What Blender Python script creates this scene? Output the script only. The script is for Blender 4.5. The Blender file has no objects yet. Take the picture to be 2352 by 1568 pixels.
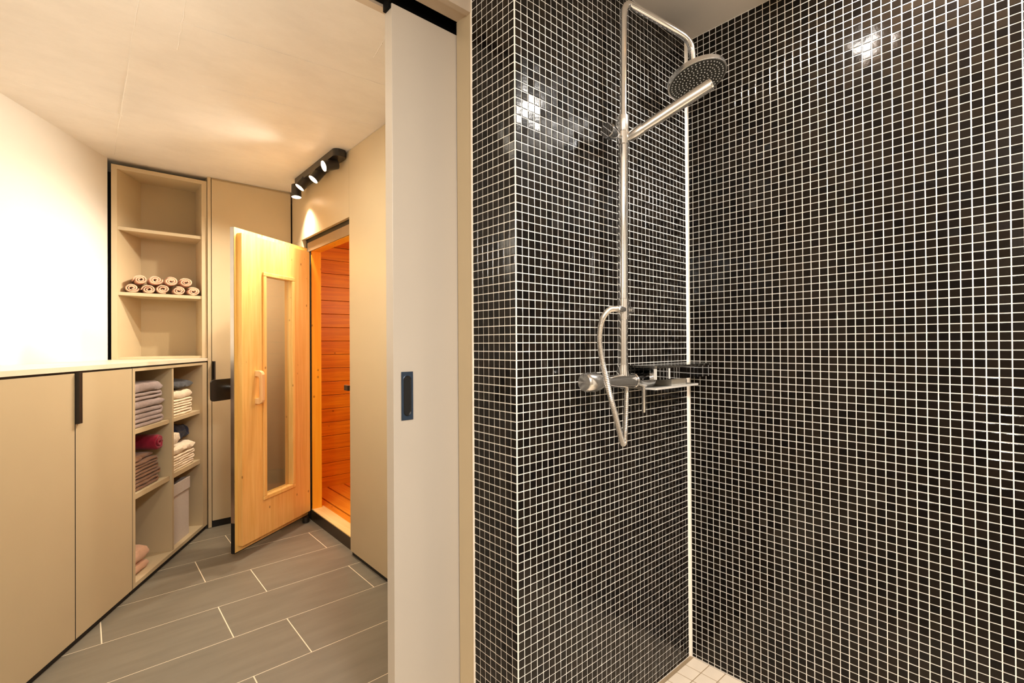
import bpy, bmesh, math, random
from mathutils import Vector, Matrix, Euler, noise

random.seed(7)
S = bpy.context.scene
COL = S.collection

# ------------------------------------------------------------------ camera
CAM = Vector((-1.684, -0.918, 1.162))
cr = Vector((0.750, -0.662, -0.006)).normalized()
cf = Vector((0.662, 0.750, 0.005)).normalized()
cu = cr.cross(cf).normalized()
cf = cu.cross(cr).normalized()
cd = bpy.data.cameras.new('camera')
cam = bpy.data.objects.new('camera', cd)
COL.objects.link(cam)
cam.matrix_world = Matrix(((cr.x, cu.x, -cf.x, CAM.x), (cr.y, cu.y, -cf.y, CAM.y), (cr.z, cu.z, -cf.z, CAM.z), (0, 0, 0, 1)))
cd.lens = 17.005
cd.sensor_width = 36.0
cd.clip_start = 0.02
S.camera = cam
FPX = 1111.0


def project(p):
    d = Vector(p) - CAM
    z = d.dot(cf)
    if z < 0.05:
        return None
    return 1176 + FPX * d.dot(cr) / z, 784 - FPX * d.dot(cu) / z, z


# ------------------------------------------------------------------ world, lights, exposure
W = bpy.data.worlds.new('world')
S.world = W
W.use_nodes = True
W.node_tree.nodes['Background'].inputs[0].default_value = (1.0, 0.86, 0.7, 1)
W.node_tree.nodes['Background'].inputs[1].default_value = 0.05
S.view_settings.view_transform = 'Standard'
S.view_settings.look = 'None'
S.view_settings.exposure = 0.0
S.view_settings.gamma = 1.0
S.view_settings.use_curve_mapping = False
S.cycles.use_denoising = True
S.cycles.max_bounces = 10
S.cycles.diffuse_bounces = 6
S.cycles.caustics_reflective = False
S.cycles.caustics_refractive = False
S.cycles.sample_clamp_indirect = 6.0

WARM = (1.0, 0.885, 0.71)
NEUT = (1.0, 0.95, 0.89)


def light(name, kind, loc, energy, color, target=None, **kw):
    l = bpy.data.lights.new(name, kind)
    l.energy = energy
    l.color = color
    for k, v in kw.items():
        setattr(l, k, v)
    o = bpy.data.objects.new(name, l)
    COL.objects.link(o)
    o.location = loc
    if target is not None:
        o.rotation_euler = (Vector(target) - Vector(loc)).to_track_quat('-Z', 'Y').to_euler()
    return o


HZ = 2.24      # hall ceiling
BZ = 2.285     # shower ceiling
# lamps out of the frame for hall, shower and sauna, plus added fills
light('hall_unseen_light', 'AREA', (-1.75, 0.95, 2.20), 2.0, WARM, (-1.75, 0.95, 0), shape='DISK', size=0.30)  # unseen area fill added for the hall
light('hall_unseen_light_2', 'SPOT', (-1.15, 0.70, 2.12), 26, WARM, (-2.0, 2.05, 1.25), spot_size=math.radians(80), spot_blend=0.9, shadow_soft_size=0.05)
light('hall_fill_point', 'POINT', (-1.62, 0.66, 1.62), 8.5, WARM, shadow_soft_size=0.15)  # unseen point fill added to brighten the hall ceiling
light('hall_unseen_light_4', 'SPOT', (-1.80, 0.95, 2.10), 62, WARM, (-0.585, 1.36, 1.35), spot_size=math.radians(75), spot_blend=1.0, shadow_soft_size=0.05)
light('shower_lamp_light', 'AREA', (-0.15, -0.76, 2.262), 25, NEUT, (-0.15, -0.76, 0), shape='DISK', size=0.10)
light('shower_spot_light', 'SPOT', (-0.36, -0.478, 2.195), 6, NEUT, (0.0, -0.56, 1.7), spot_size=math.radians(100), spot_blend=1.0, shadow_soft_size=0.03)
light('bathroom_fill_area', 'AREA', (-1.45, -1.75, 2.262), 66, NEUT, (-1.45, -1.75, 0), shape='DISK', size=0.40)  # general fill added for the bathroom, source unseen
light('bathroom_fill_point', 'POINT', (-2.55, -1.25, 1.80), 50, NEUT, shadow_soft_size=0.12)  # unseen fill added to brighten the shower ceiling
light('sauna_lamp_light', 'POINT', (0.25, 1.70, 1.55), 14, (1.0, 0.84, 0.50), shadow_soft_size=0.08)

# ------------------------------------------------------------------ materials


def srgb(r, g, b):
    return tuple(((c / 255) / 12.92 if c / 255 <= 0.04045 else ((c / 255 + 0.055) / 1.055) ** 2.4) for c in (r, g, b))


MATS = {}


def mat(name, col, rough=0.5, metal=0.0, var=0.06, scale=12.0, stretch=(1, 1, 1), bump=0.0, bscale=60.0, spec=0.5, sheen=0.0, coat=0.0, emit=None):
    m = bpy.data.materials.new(name)
    m.use_nodes = True
    nt = m.node_tree
    N, L = nt.nodes, nt.links
    b = N['Principled BSDF']
    b.inputs['Roughness'].default_value = rough
    b.inputs['Metallic'].default_value = metal
    b.inputs['Specular IOR Level'].default_value = spec
    if sheen:
        b.inputs['Sheen Weight'].default_value = sheen
    if coat:
        b.inputs['Coat Weight'].default_value = coat
        b.inputs['Coat Roughness'].default_value = 0.05
    tc = N.new('ShaderNodeTexCoord')
    mp = N.new('ShaderNodeMapping')
    mp.inputs['Scale'].default_value = stretch
    L.new(tc.outputs['Object'], mp.inputs['Vector'])
    no = N.new('ShaderNodeTexNoise')
    no.inputs['Scale'].default_value = scale
    no.inputs['Detail'].default_value = 5
    L.new(mp.outputs[0], no.inputs['Vector'])
    r = N.new('ShaderNodeValToRGB')
    r.color_ramp.elements[0].position = 0.3
    r.color_ramp.elements[1].position = 0.7
    r.color_ramp.elements[0].color = (*[c * (1 - var) for c in col], 1)
    r.color_ramp.elements[1].color = (*[min(1, c * (1 + var)) for c in col], 1)
    L.new(no.outputs['Fac'], r.inputs['Fac'])
    L.new(r.outputs['Color'], b.inputs['Base Color'])
    if bump:
        n2 = N.new('ShaderNodeTexNoise')
        n2.inputs['Scale'].default_value = bscale
        n2.inputs['Detail'].default_value = 4
        L.new(mp.outputs[0], n2.inputs['Vector'])
        bp = N.new('ShaderNodeBump')
        bp.inputs['Strength'].default_value = bump
        bp.inputs['Distance'].default_value = 0.004
        L.new(n2.outputs['Fac'], bp.inputs['Height'])
        L.new(bp.outputs[0], b.inputs['Normal'])
    if emit:
        b.inputs['Emission Color'].default_value = (*emit[0], 1)
        b.inputs['Emission Strength'].default_value = emit[1]
    MATS[name] = m
    return m


def wood(name, c1, c2, grain, knot=True, rough=0.45, dens=7.0):
    """grain: axis letter along which the fibres run (object space)"""
    m = bpy.data.materials.new(name)
    m.use_nodes = True
    nt = m.node_tree
    N, L = nt.nodes, nt.links
    b = N['Principled BSDF']
    b.inputs['Roughness'].default_value = rough
    tc = N.new('ShaderNodeTexCoord')
    oi = N.new('ShaderNodeObjectInfo')
    add = N.new('ShaderNodeVectorMath')
    add.operation = 'ADD'
    mul = N.new('ShaderNodeVectorMath')
    mul.operation = 'SCALE'
    mul.inputs[0].default_value = (7.3, 5.1, 3.7)
    L.new(oi.outputs['Random'], mul.inputs['Scale'])
    L.new(tc.outputs['Object'], add.inputs[0])
    L.new(mul.outputs[0], add.inputs[1])
    mp = N.new('ShaderNodeMapping')
    mp.inputs['Scale'].default_value = [0.06 if a == grain else 1 for a in 'xyz']
    L.new(add.outputs[0], mp.inputs['Vector'])
    no = N.new('ShaderNodeTexNoise')
    no.inputs['Scale'].default_value = 55
    no.inputs['Detail'].default_value = 6
    no.inputs['Distortion'].default_value = 0.6
    L.new(mp.outputs[0], no.inputs['Vector'])
    r = N.new('ShaderNodeValToRGB')
    r.color_ramp.elements[0].position = 0.32
    r.color_ramp.elements[1].position = 0.68
    r.color_ramp.elements[0].color = (*c1, 1)
    r.color_ramp.elements[1].color = (*c2, 1)
    L.new(no.outputs['Fac'], r.inputs['Fac'])
    # broad glued-up lamella tone
    n3 = N.new('ShaderNodeTexNoise')
    n3.inputs['Scale'].default_value = 9
    n3.inputs['Detail'].default_value = 0
    L.new(mp.outputs[0], n3.inputs['Vector'])
    mx = N.new('ShaderNodeMix')
    mx.data_type = 'RGBA'
    mx.blend_type = 'OVERLAY'
    mx.inputs['Factor'].default_value = 0.25
    L.new(r.outputs['Color'], mx.inputs['A'])
    L.new(n3.outputs['Fac'], mx.inputs['B'])
    out = mx.outputs['Result']
    if knot:
        mk = N.new('ShaderNodeMapping')
        mk.inputs['Scale'].default_value = [0.75 if a == grain else 1.0 for a in 'xyz']
        L.new(add.outputs[0], mk.inputs['Vector'])
        vo = N.new('ShaderNodeTexVoronoi')
        vo.inputs['Scale'].default_value = dens
        L.new(mk.outputs[0], vo.inputs['Vector'])
        kr = N.new('ShaderNodeValToRGB')
        kr.color_ramp.elements[0].position = 0.05
        kr.color_ramp.elements[1].position = 0.10
        kr.color_ramp.elements[0].color = (0.75, 0.75, 0.75, 1)
        kr.color_ramp.elements[1].color = (0, 0, 0, 1)
        L.new(vo.outputs['Distance'], kr.inputs['Fac'])
        mx2 = N.new('ShaderNodeMix')
        mx2.data_type = 'RGBA'
        L.new(kr.outputs['Color'], mx2.inputs['Factor'])
        L.new(out, mx2.inputs['A'])
        mx2.inputs['B'].default_value = (c1[0] * 0.35, c1[1] * 0.25, c1[2] * 0.2, 1)
        out = mx2.outputs['Result']
    L.new(out, b.inputs['Base Color'])
    bp = N.new('ShaderNodeBump')
    bp.inputs['Strength'].default_value = 0.08
    bp.inputs['Distance'].default_value = 0.002
    L.new(no.outputs['Fac'], bp.inputs['Height'])
    L.new(bp.outputs[0], b.inputs['Normal'])
    MATS[name] = m
    return m


LAM = mat('beige_laminate', srgb(195, 177, 144), 0.42, var=0.02, scale=4)
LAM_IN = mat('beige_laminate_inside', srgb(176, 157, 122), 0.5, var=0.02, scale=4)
TOP = mat('cream_worktop', srgb(236, 222, 200), 0.3, var=0.02)
DOORL = mat('greige_lacquer', srgb(192, 182, 168), 0.38, var=0.015, scale=3)
PLASTER = mat('white_plaster', srgb(230, 226, 220), 0.85, var=0.015, scale=3, bump=0.05, bscale=200)
WHITEP = mat('bathroom_white', srgb(142, 133, 120), 0.7, var=0.02)
LINTEL = mat('lintel_paint', srgb(200, 182, 160), 0.6, var=0.02)
CEILS = mat('shower_ceiling_paint', srgb(240, 231, 220), 0.55, var=0.03, scale=6, bump=0.05)
GROUT = mat('white_grout', srgb(252, 247, 238), 0.75, var=0.04, scale=60, bump=0.1)
SILIC = mat('cream_silicone', srgb(247, 236, 220), 0.4, var=0.03)
FGROUT = mat('cream_grout', srgb(244, 230, 204), 0.8, var=0.06, scale=40)
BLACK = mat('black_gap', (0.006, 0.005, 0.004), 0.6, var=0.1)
BLACKM = mat('black_metal', (0.018, 0.015, 0.012), 0.35, var=0.15)
TRACKB = mat('black_track', (0.002, 0.002, 0.002), 0.6, spec=0.1)
NAVYM = mat('blue_black_steel', srgb(44, 60, 80), 0.35, metal=0.35, var=0.08)
BRONZE = mat('dark_bronze_metal', srgb(64, 54, 42), 0.3, metal=0.6, var=0.08)
HEADM = mat('taupe_metal', srgb(150, 125, 95), 0.4, metal=0.2, var=0.04)
CHROME = mat('chrome', (0.86, 0.85, 0.84), 0.09, metal=1.0, var=0.02)
CHROME2 = mat('satin_chrome', (0.80, 0.78, 0.75), 0.24, metal=1.0, var=0.02)
MIRRC = mat('dark_mirror_chrome', (0.42, 0.43, 0.45), 0.03, metal=1.0, var=0.02)
RUBBER = mat('dark_grey_face', srgb(70, 70, 66), 0.3, metal=0.3)
NOZ = mat('pale_nozzle', srgb(205, 203, 196), 0.3, var=0.05)
WPLAST = mat('white_plastic', srgb(240, 236, 228), 0.35)
HOSE = mat('steel_hose', (0.72, 0.68, 0.62), 0.25, metal=0.9, var=0.12, scale=120)
CREAMT = mat('cream_floor_tile', srgb(230, 212, 188), 0.35, var=0.03, scale=20)
TGROUT = mat('taupe_grout', srgb(150, 128, 98), 0.8, var=0.06)
SPRUCE = wood('spruce_door', srgb(228, 180, 98), srgb(240, 198, 122), 'z', dens=13.0)
SPRUCE_D = wood('spruce_frame', srgb(242, 164, 32), srgb(248, 180, 48), 'z', dens=13.0)
SILLW = wood('sill_wood', srgb(240, 205, 130), srgb(250, 224, 160), 'y', knot=False)
SAUNAW = wood('sauna_plank_wood', srgb(214, 128, 12), srgb(240, 158, 24), 'x', dens=13.0)
SAUNAB = wood('sauna_board_wood', srgb(226, 142, 34), srgb(242, 164, 50), 'y', dens=13.0)
HANDLEW = wood('birch_handle', srgb(222, 176, 118), srgb(240, 204, 150), 'z', knot=False)


def fabric(name, c, var=0.12):
    return mat(name, c, 0.95, var=var, scale=90, bump=0.5, bscale=420, spec=0.15, sheen=0.25)


F_GREY = fabric('mauve_grey_terry', srgb(158, 140, 136))
F_CREAM = fabric('cream_terry', srgb(238, 222, 194))
F_BROWN = fabric('brown_terry', srgb(122, 84, 54))
F_NAVY = fabric('slate_cloth', srgb(66, 68, 74))
F_NAVY2 = fabric('navy_cloth', srgb(44, 54, 84))
F_RED = fabric('burgundy_terry', srgb(140, 22, 48))
F_PINK = fabric('pink_terry', srgb(228, 184, 158))
F_BLUSH = fabric('blush_cloth', srgb(216, 170, 138), 0.05)
F_BOX = fabric('grey_felt', srgb(190, 176, 164), 0.05)
F_YEL = fabric('yellow_cloth', srgb(230, 180, 20))

# concrete ceiling: cloudy with board streaks
CONC = mat('cast_concrete', srgb(234, 230, 225), 0.45, var=0.06, scale=2.2, stretch=(1, 1, 1), bump=0.22, bscale=9)
nt = CONC.node_tree
_b = nt.nodes['Principled BSDF']
_old = _b.inputs['Base Color'].links[0].from_socket
_tc = nt.nodes.new('ShaderNodeTexCoord')
_mp = nt.nodes.new('ShaderNodeMapping')
_mp.inputs['Scale'].default_value = (1.0, 1.7, 1)
_n = nt.nodes.new('ShaderNodeTexNoise')
_n.inputs['Scale'].default_value = 4
_n.inputs['Detail'].default_value = 8
_n.inputs['Roughness'].default_value = 0.75
nt.links.new(_tc.outputs['Object'], _mp.inputs[0])
nt.links.new(_mp.outputs[0], _n.inputs['Vector'])
_r = nt.nodes.new('ShaderNodeValToRGB')
_r.color_ramp.elements[0].position = 0.35
_r.color_ramp.elements[0].color = (0.80, 0.79, 0.77, 1)
_r.color_ramp.elements[1].position = 0.6
_r.color_ramp.elements[1].color = (1, 1, 1, 1)
nt.links.new(_n.outputs['Fac'], _r.inputs[0])
_m = nt.nodes.new('ShaderNodeMix')
_m.data_type = 'RGBA'
_m.blend_type = 'MULTIPLY'
_m.inputs['Factor'].default_value = 0.3
nt.links.new(_old, _m.inputs['A'])
nt.links.new(_r.outputs[0], _m.inputs['B'])
nt.links.new(_m.outputs['Result'], _b.inputs['Base Color'])

# slate floor tile
SLATE = mat('slate_tile', srgb(128, 121, 107), 0.42, var=0.10, scale=7, stretch=(0.6, 3, 1), bump=0.10, bscale=18)

# black mosaic: per tile tone from the tile's own place on the wall
MOS = bpy.data.materials.new('black_mosaic')
MOS.use_nodes = True
nt = MOS.node_tree
b = nt.nodes['Principled BSDF']
at = nt.nodes.new('ShaderNodeAttribute')
at.attribute_name = 'tone'
at.attribute_type = 'GEOMETRY'
oi = nt.nodes.new('ShaderNodeObjectInfo')
ad = nt.nodes.new('ShaderNodeMath')
ad.operation = 'ADD'
nt.links.new(at.outputs['Fac'], ad.inputs[0])
nt.links.new(oi.outputs['Random'], ad.inputs[1])
fr = nt.nodes.new('ShaderNodeMath')
fr.operation = 'FRACT'
nt.links.new(ad.outputs[0], fr.inputs[0])
rp = nt.nodes.new('ShaderNodeValToRGB')
rp.color_ramp.elements[0].color = (0.0030, 0.0022, 0.0018, 1)
rp.color_ramp.elements[1].color = (0.012, 0.008, 0.005, 1)
nt.links.new(fr.outputs[0], rp.inputs[0])
nt.links.new(rp.outputs[0], b.inputs['Base Color'])
b.inputs['Roughness'].default_value = 0.13
b.inputs['Specular IOR Level'].default_value = 0.2
_tc = nt.nodes.new('ShaderNodeTexCoord')
_n = nt.nodes.new('ShaderNodeTexNoise')
_n.inputs['Scale'].default_value = 140
_n.inputs['Detail'].default_value = 2
nt.links.new(_tc.outputs['Object'], _n.inputs['Vector'])
_bp = nt.nodes.new('ShaderNodeBump')
_bp.inputs['Strength'].default_value = 0.06
_bp.inputs['Distance'].default_value = 0.002
nt.links.new(_n.outputs['Fac'], _bp.inputs['Height'])
nt.links.new(_bp.outputs[0], b.inputs['Normal'])

GLASS = bpy.data.materials.new('door_glass')
GLASS.use_nodes = True
nt = GLASS.node_tree
nt.nodes.remove(nt.nodes['Principled BSDF'])
_t = nt.nodes.new('ShaderNodeBsdfTransparent')
_t.inputs[0].default_value = (0.93, 0.91, 0.87, 1)
_g = nt.nodes.new('ShaderNodeBsdfGlossy')
_g.inputs['Roughness'].default_value = 0.02
_mx = nt.nodes.new('ShaderNodeMixShader')
_mx.inputs[0].default_value = 0.06
nt.links.new(_t.outputs[0], _mx.inputs[1])
nt.links.new(_g.outputs[0], _mx.inputs[2])
nt.links.new(_mx.outputs[0], nt.nodes['Material Output'].inputs[0])


def emit_mat(name, col, s):
    m = bpy.data.materials.new(name)
    m.use_nodes = True
    nt = m.node_tree
    nt.nodes.remove(nt.nodes['Principled BSDF'])
    e = nt.nodes.new('ShaderNodeEmission')
    bb = nt.nodes.new('ShaderNodeBlackbody')
    bb.inputs[0].default_value = col
    nt.links.new(bb.outputs[0], e.inputs[0])
    e.inputs[1].default_value = s
    nt.links.new(e.outputs[0], nt.nodes['Material Output'].inputs[0])
    return m


LAMPW = emit_mat('lamp_face_warm', 4200, 14)
LAMPN = emit_mat('lamp_face_neutral', 4600, 26)

# ------------------------------------------------------------------ mesh helpers


def box(bm, x0, x1, y0, y1, z0, z1, bev=0.0, mtx=None):
    r = bmesh.ops.create_cube(bm, size=1)
    v = r['verts']
    bmesh.ops.scale(bm, vec=(abs(x1 - x0), abs(y1 - y0), abs(z1 - z0)), verts=v)
    bmesh.ops.translate(bm, vec=((x0 + x1) / 2, (y0 + y1) / 2, (z0 + z1) / 2), verts=v)
    if bev:
        es = list({e for q in v for e in q.link_edges})
        rr = bmesh.ops.bevel(bm, geom=es, offset=bev, segments=2, profile=0.6, affect='EDGES')
        v = list({q for f in rr['faces'] for q in f.verts} | {q for q in v if q.is_valid})
    if mtx is not None:
        bmesh.ops.transform(bm, matrix=mtx, verts=v)
    return v


def prism(bm, pts, z0, z1):
    lo = [bm.verts.new((x, y, z0)) for x, y in pts]
    hi = [bm.verts.new((x, y, z1)) for x, y in pts]
    n = len(pts)
    f = [bm.faces.new(lo[::-1]), bm.faces.new(hi)]
    for i in range(n):
        f.append(bm.faces.new((lo[i], lo[(i + 1) % n], hi[(i + 1) % n], hi[i])))
    bmesh.ops.recalc_face_normals(bm, faces=f)


def lathe(bm, prof, a, d, n=28, closed=True):
    """prof: (t, r) along direction d from point a"""
    a, d = Vector(a), Vector(d).normalized()
    u = d.orthogonal().normalized()
    w = d.cross(u)
    rings = []
    for t, r in prof:
        c = a + d * t
        rings.append([bm.verts.new(c + (u * math.cos(2 * math.pi * k / n) + w * math.sin(2 * math.pi * k / n)) * max(r, 1e-5)) for k in range(n)])
    fs = []
    for i in range(len(rings) - 1):
        for k in range(n):
            fs.append(bm.faces.new((rings[i][k], rings[i][(k + 1) % n], rings[i + 1][(k + 1) % n], rings[i + 1][k])))
    if closed:
        fs.append(bm.faces.new(rings[0][::-1]))
        fs.append(bm.faces.new(rings[-1]))
    bmesh.ops.recalc_face_normals(bm, faces=fs)


def catmull(P, k=8):
    P = [Vector(p) for p in P]
    P = [P[0] * 2 - P[1]] + P + [P[-1] * 2 - P[-2]]
    out = []
    for i in range(1, len(P) - 2):
        a, b, c, d = P[i - 1:i + 3]
        for j in range(k):
            t = j / k
            out.append(0.5 * ((2 * b) + (c - a) * t + (2 * a - 5 * b + 4 * c - d) * t * t + (-a + 3 * b - 3 * c + d) * t ** 3))
    out.append(P[-2])
    return out


def tube(bm, path, rad, n=16):
    path = [Vector(p) for p in path]
    u = None
    rings = []
    for i, p in enumerate(path):
        t = (path[min(i + 1, len(path) - 1)] - path[max(i - 1, 0)]).normalized()
        if u is None:
            u = t.orthogonal().normalized()
        u = (u - t * u.dot(t)).normalized()
        w = t.cross(u)
        r = rad(i) if callable(rad) else rad
        rings.append([bm.verts.new(p + (u * math.cos(2 * math.pi * k / n) + w * math.sin(2 * math.pi * k / n)) * r) for k in range(n)])
    fs = []
    for i in range(len(rings) - 1):
        for k in range(n):
            fs.append(bm.faces.new((rings[i][k], rings[i][(k + 1) % n], rings[i + 1][(k + 1) % n], rings[i + 1][k])))
    fs.append(bm.faces.new(rings[0][::-1]))
    fs.append(bm.faces.new(rings[-1]))
    bmesh.ops.recalc_face_normals(bm, faces=fs)


def obj(name, bm, m, parent=None, smooth=False, loc=None):
    me = bpy.data.meshes.new(name)
    if loc is not None:
        bmesh.ops.translate(bm, vec=-Vector(loc), verts=bm.verts)
    bm.to_mesh(me)
    bm.free()
    me.materials.append(m)
    if smooth:
        for p in me.polygons:
            p.use_smooth = True
        try:
            me.set_sharp_from_angle(angle=math.radians(40))
        except Exception:
            pass
    o = bpy.data.objects.new(name, me)
    COL.objects.link(o)
    if loc is not None:
        o.location = loc
    if parent:
        o.parent = parent
    return o


def B(name, m, parent, *a, bev=0.0, mtx=None):
    bm = bmesh.new()
    box(bm, *a, bev=bev, mtx=mtx)
    return obj(name, bm, m, parent)


def tag(o, label, cat, group=None):
    o['label'] = label
    o['category'] = cat
    if group:
        o['group'] = group
    return o


def thing(name, label, cat, loc=(0, 0, 0), rz=0.0, group=None):
    o = bpy.data.objects.new(name, None)
    o.empty_display_size = 0.05
    COL.objects.link(o)
    o.location = loc
    o.rotation_euler = (0, 0, rz)
    return tag(o, label, cat, group)


def struct(name, bm, m, parent=None):
    o = obj(name, bm, m, parent)
    o['kind'] = 'structure'
    return o


def SB(name, m, *a):
    bm = bmesh.new()
    box(bm, *a)
    return struct(name, bm, m)


# ------------------------------------------------------------------ room shell
T = 0.0225
PX = -0.859       # tiled pillar edge
Y_REVEAL = 0.186
XS = -0.585       # sauna wall face
YT = 2.67         # tall cupboard front
# floor slabs
f = SB('floor', FGROUT, -3.1, 0.9, -2.5, 3.05, -0.12, -0.0012)
f['label'] = 'cream grout bed of the slate floor'
# slate tiles of the hall (60 x 30 plank tiles)
slate_mesh = {}
random.seed(3)
TL, TW, G = 0.5955, 0.3018, 0.0022
row0 = 1.5715
for r in range(-4, 5):
    y0 = row0 + r * TW
    xo = -1.041 if r % 2 == 0 else -1.241
    joints = [xo + k * TL for k in range(-4, 4)]
    for a, b in zip(joints[:-1], joints[1:]):
        a2, b2 = max(a, -2.6), min(b, -0.45)
        if b2 - a2 < 0.02:
            continue
        bm = bmesh.new()
        yy0, yy1 = y0, y0 + TW
        box(bm, a2 + G, b2 - G, yy0 + G, yy1 - G, -0.008, 0.0, bev=0.0008)
        o = obj('floor_tile', bm, SLATE, f)
# bathroom floor in the same slate, outside the picture
bm = bmesh.new()
for i in range(8):
    for j in range(5):
        x0 = -3.0 + j * TL
        if x0 > -0.95:
            continue
        y0 = -2.4 + i * TW
        if y0 + TW > row0 - 4 * TW:
            continue
        box(bm, x0 + G, min(x0 + TL, -0.92) - G, y0 + G, y0 + TW - G, -0.008, 0.0)
o = obj('bathroom_floor_tiles', bm, SLATE, f)
o['kind'] = 'stuff'

# shower floor: cream mosaic in a taupe bed
sf = SB('floor.001', TGROUT, -0.9, 0.0, -1.55, -0.0, -0.004, 0.0004)
bm0 = bmesh.new()
box(bm0, -0.0283, 0.0283, -0.0283, 0.0283, -0.004, 0.0022, bev=0.0012)
tm = bpy.data.meshes.new('floor_tile_small')
bm0.to_mesh(tm)
bm0.free()
tm.materials.append(CREAMT)
rest = bmesh.new()
cand = []
for i in range(14):
    for j in range(24):
        x = -0.0315 - 0.0598 * i
        y = -0.0435 - 0.0598 * j
        if y < -1.5 or x < -0.87:
            continue
        p = project((x, y, 0))
        cand.append((p is None or p[1] > 1590 or p[1] < 0, i + j, x, y))
cand.sort()
for k, (hid, _, x, y) in enumerate(cand):
    if not hid and k < 60:
        o = bpy.data.objects.new('floor_tile', tm)
        COL.objects.link(o)
        o.location = (x, y, 0)
        o.parent = sf
    else:
        box(rest, x - 0.0283, x + 0.0283, y - 0.0283, y + 0.0283, -0.004, 0.0022)
o = obj('floor_tiles_beyond', rest, CREAMT, sf)
o['kind'] = 'stuff'

# mosaic walls
SILZ = (0.0, BZ)


def tile_mesh(hx, hy, top=0.0016, bev=0.0009):
    v = [(-hx, -hy, -0.002), (hx, -hy, -0.002), (hx, hy, -0.002), (-hx, hy, -0.002),
         (-hx, -hy, top - bev), (hx, -hy, top - bev), (hx, hy, top - bev), (-hx, hy, top - bev),
         (-hx + bev, -hy + bev, top), (hx - bev, -hy + bev, top), (hx - bev, hy - bev, top), (-hx + bev, hy - bev, top)]
    fs = [(8, 9, 10, 11)]
    for a, b in ((0, 1), (1, 2), (2, 3), (3, 0)):
        fs.append((a, b, b + 4, a + 4))
        fs.append((a + 4, b + 4, b + 8, a + 8))
    return v, fs


HT = 0.0100
VB, FB = tile_mesh(HT, HT)
me_tile = bpy.data.meshes.new('tile')
me_tile.from_pydata(VB, [], FB)
me_tile.materials.append(MOS)
at_ = me_tile.attributes.new('tone', 'FLOAT', 'POINT')
me_tile.update()


def mosaic(wall, name, origin, ex, n, cols, rows, budget=300):
    """cols/rows: lists of joint positions along ex and along z; n: outward normal"""
    ex, n = Vector(ex), Vector(n)
    ez = Vector((0, 0, 1))
    items = []
    for i in range(len(cols) - 1):
        for j in range(len(rows) - 1):
            a, b_ = cols[i], cols[i + 1]
            c, d_ = rows[j], rows[j + 1]
            hx = (b_ - a) / 2 - 0.00125
            hz = (d_ - c) / 2 - 0.00125
            if hx < 0.0015 or hz < 0.0015:
                continue
            ctr = Vector(origin) + ex * ((a + b_) / 2) + ez * ((c + d_) / 2)
            full = abs(hx - HT) < 0.0006 and abs(hz - HT) < 0.0006
            p = project(ctr)
            area = 0
            if p and full and 8 < p[0] < 2344 and 8 < p[1] < 1560:
                v = (CAM - ctr).normalized()
                area = abs(v.dot(n)) / p[2] ** 2
            tilt = (random.gauss(0, 0.019), random.gauss(0, 0.022))
            items.append((area, ctr, hx, hz, tilt))
    items.sort(key=lambda q: -q[0])
    base = Matrix((ex, ez, n)).transposed()
    if base.determinant() < 0:
        base = Matrix((-ex, ez, n)).transposed()
    V, F, A = [], [], []
    for k, (area, ctr, hx, hz, tilt) in enumerate(items):
        rot = base @ Euler((tilt[0], tilt[1], 0)).to_matrix()
        if k < budget and area > 0:
            o = bpy.data.objects.new('tile', me_tile)
            o.matrix_world = Matrix.Translation(ctr) @ rot.to_4x4()
            COL.objects.link(o)
            o.parent = wall
        else:
            vv, ff = tile_mesh(hx, hz)
            s = len(V)
            V += [ctr + rot @ Vector(q) for q in vv]
            F += [tuple(s + q for q in fc) for fc in ff]
            A += [random.random()] * len(vv)
    me = bpy.data.meshes.new(name)
    me.from_pydata([tuple(v) for v in V], [], F)
    me.materials.append(MOS)
    a_ = me.attributes.new('tone', 'FLOAT', 'POINT')
    a_.data.foreach_set('value', A)
    me.update()
    o = bpy.data.objects.new(name, me)
    COL.objects.link(o)
    o.parent = wall
    o['kind'] = 'stuff'


def rows_from(z0, top=BZ - 0.001, bottom=0.004):
    zs = [z0 + k * T for k in range(-120, 120)]
    zs = [z for z in zs if bottom + 0.002 < z < top - 0.002]
    return [bottom] + zs + [top]


random.seed(11)
wr = SB('wall_right', GROUT, 0.0, 0.10, -2.45, 0.1, -0.05, BZ + 0.02)
TR = T * 1.0084
colsR = [0.009] + [0.0020 + k * TR for k in range(1, 72)]
mosaic(wr, 'mosaic_tiles', (0, 0, 0), (0, -1, 0), (-1, 0, 0), colsR, rows_from(2.0824 - T * 0.88))
wf = SB('wall_shower', GROUT, PX + 0.002, 0.1, 0.0, 0.10, -0.05, BZ + 0.02)
colsF = [0.0015] + [k * T for k in range(1, 38)] + [-PX - 0.010]
mosaic(wf, 'mosaic_tiles', (PX, 0, 0), (1, 0, 0), (0, -1, 0), colsF, rows_from(2.0824 - T * 0.785))
wp = SB('wall_pillar', GROUT, PX, PX + 0.06, 0.002, Y_REVEAL, -0.05, BZ + 0.02)
colsL = [0.0015] + [k * T for k in range(1, 9)] + [Y_REVEAL - 0.0035]
mosaic(wp, 'mosaic_tiles', (PX, 0, 0), (0, 1, 0), (-1, 0, 0), colsL, rows_from(2.0824 - T * 0.785))
# silicone bead in the inner corner, edge strip at the door lining
bm = bmesh.new()
prism(bm, [(0.0, 0.0), (-0.005, 0.0), (-0.0035, -0.002), (-0.002, -0.0035), (0.0, -0.005)], 0.001, BZ - 0.001)
o = struct('trim_1', bm, SILIC)
o['label'] = 'cream silicone bead in the tiled corner'
bm = bmesh.new()
box(bm, PX - 0.0022, PX + 0.001, Y_REVEAL - 0.0036, Y_REVEAL + 0.0006, 0.0, 2.105)
o = struct('trim_2', bm, SILIC)

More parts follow.
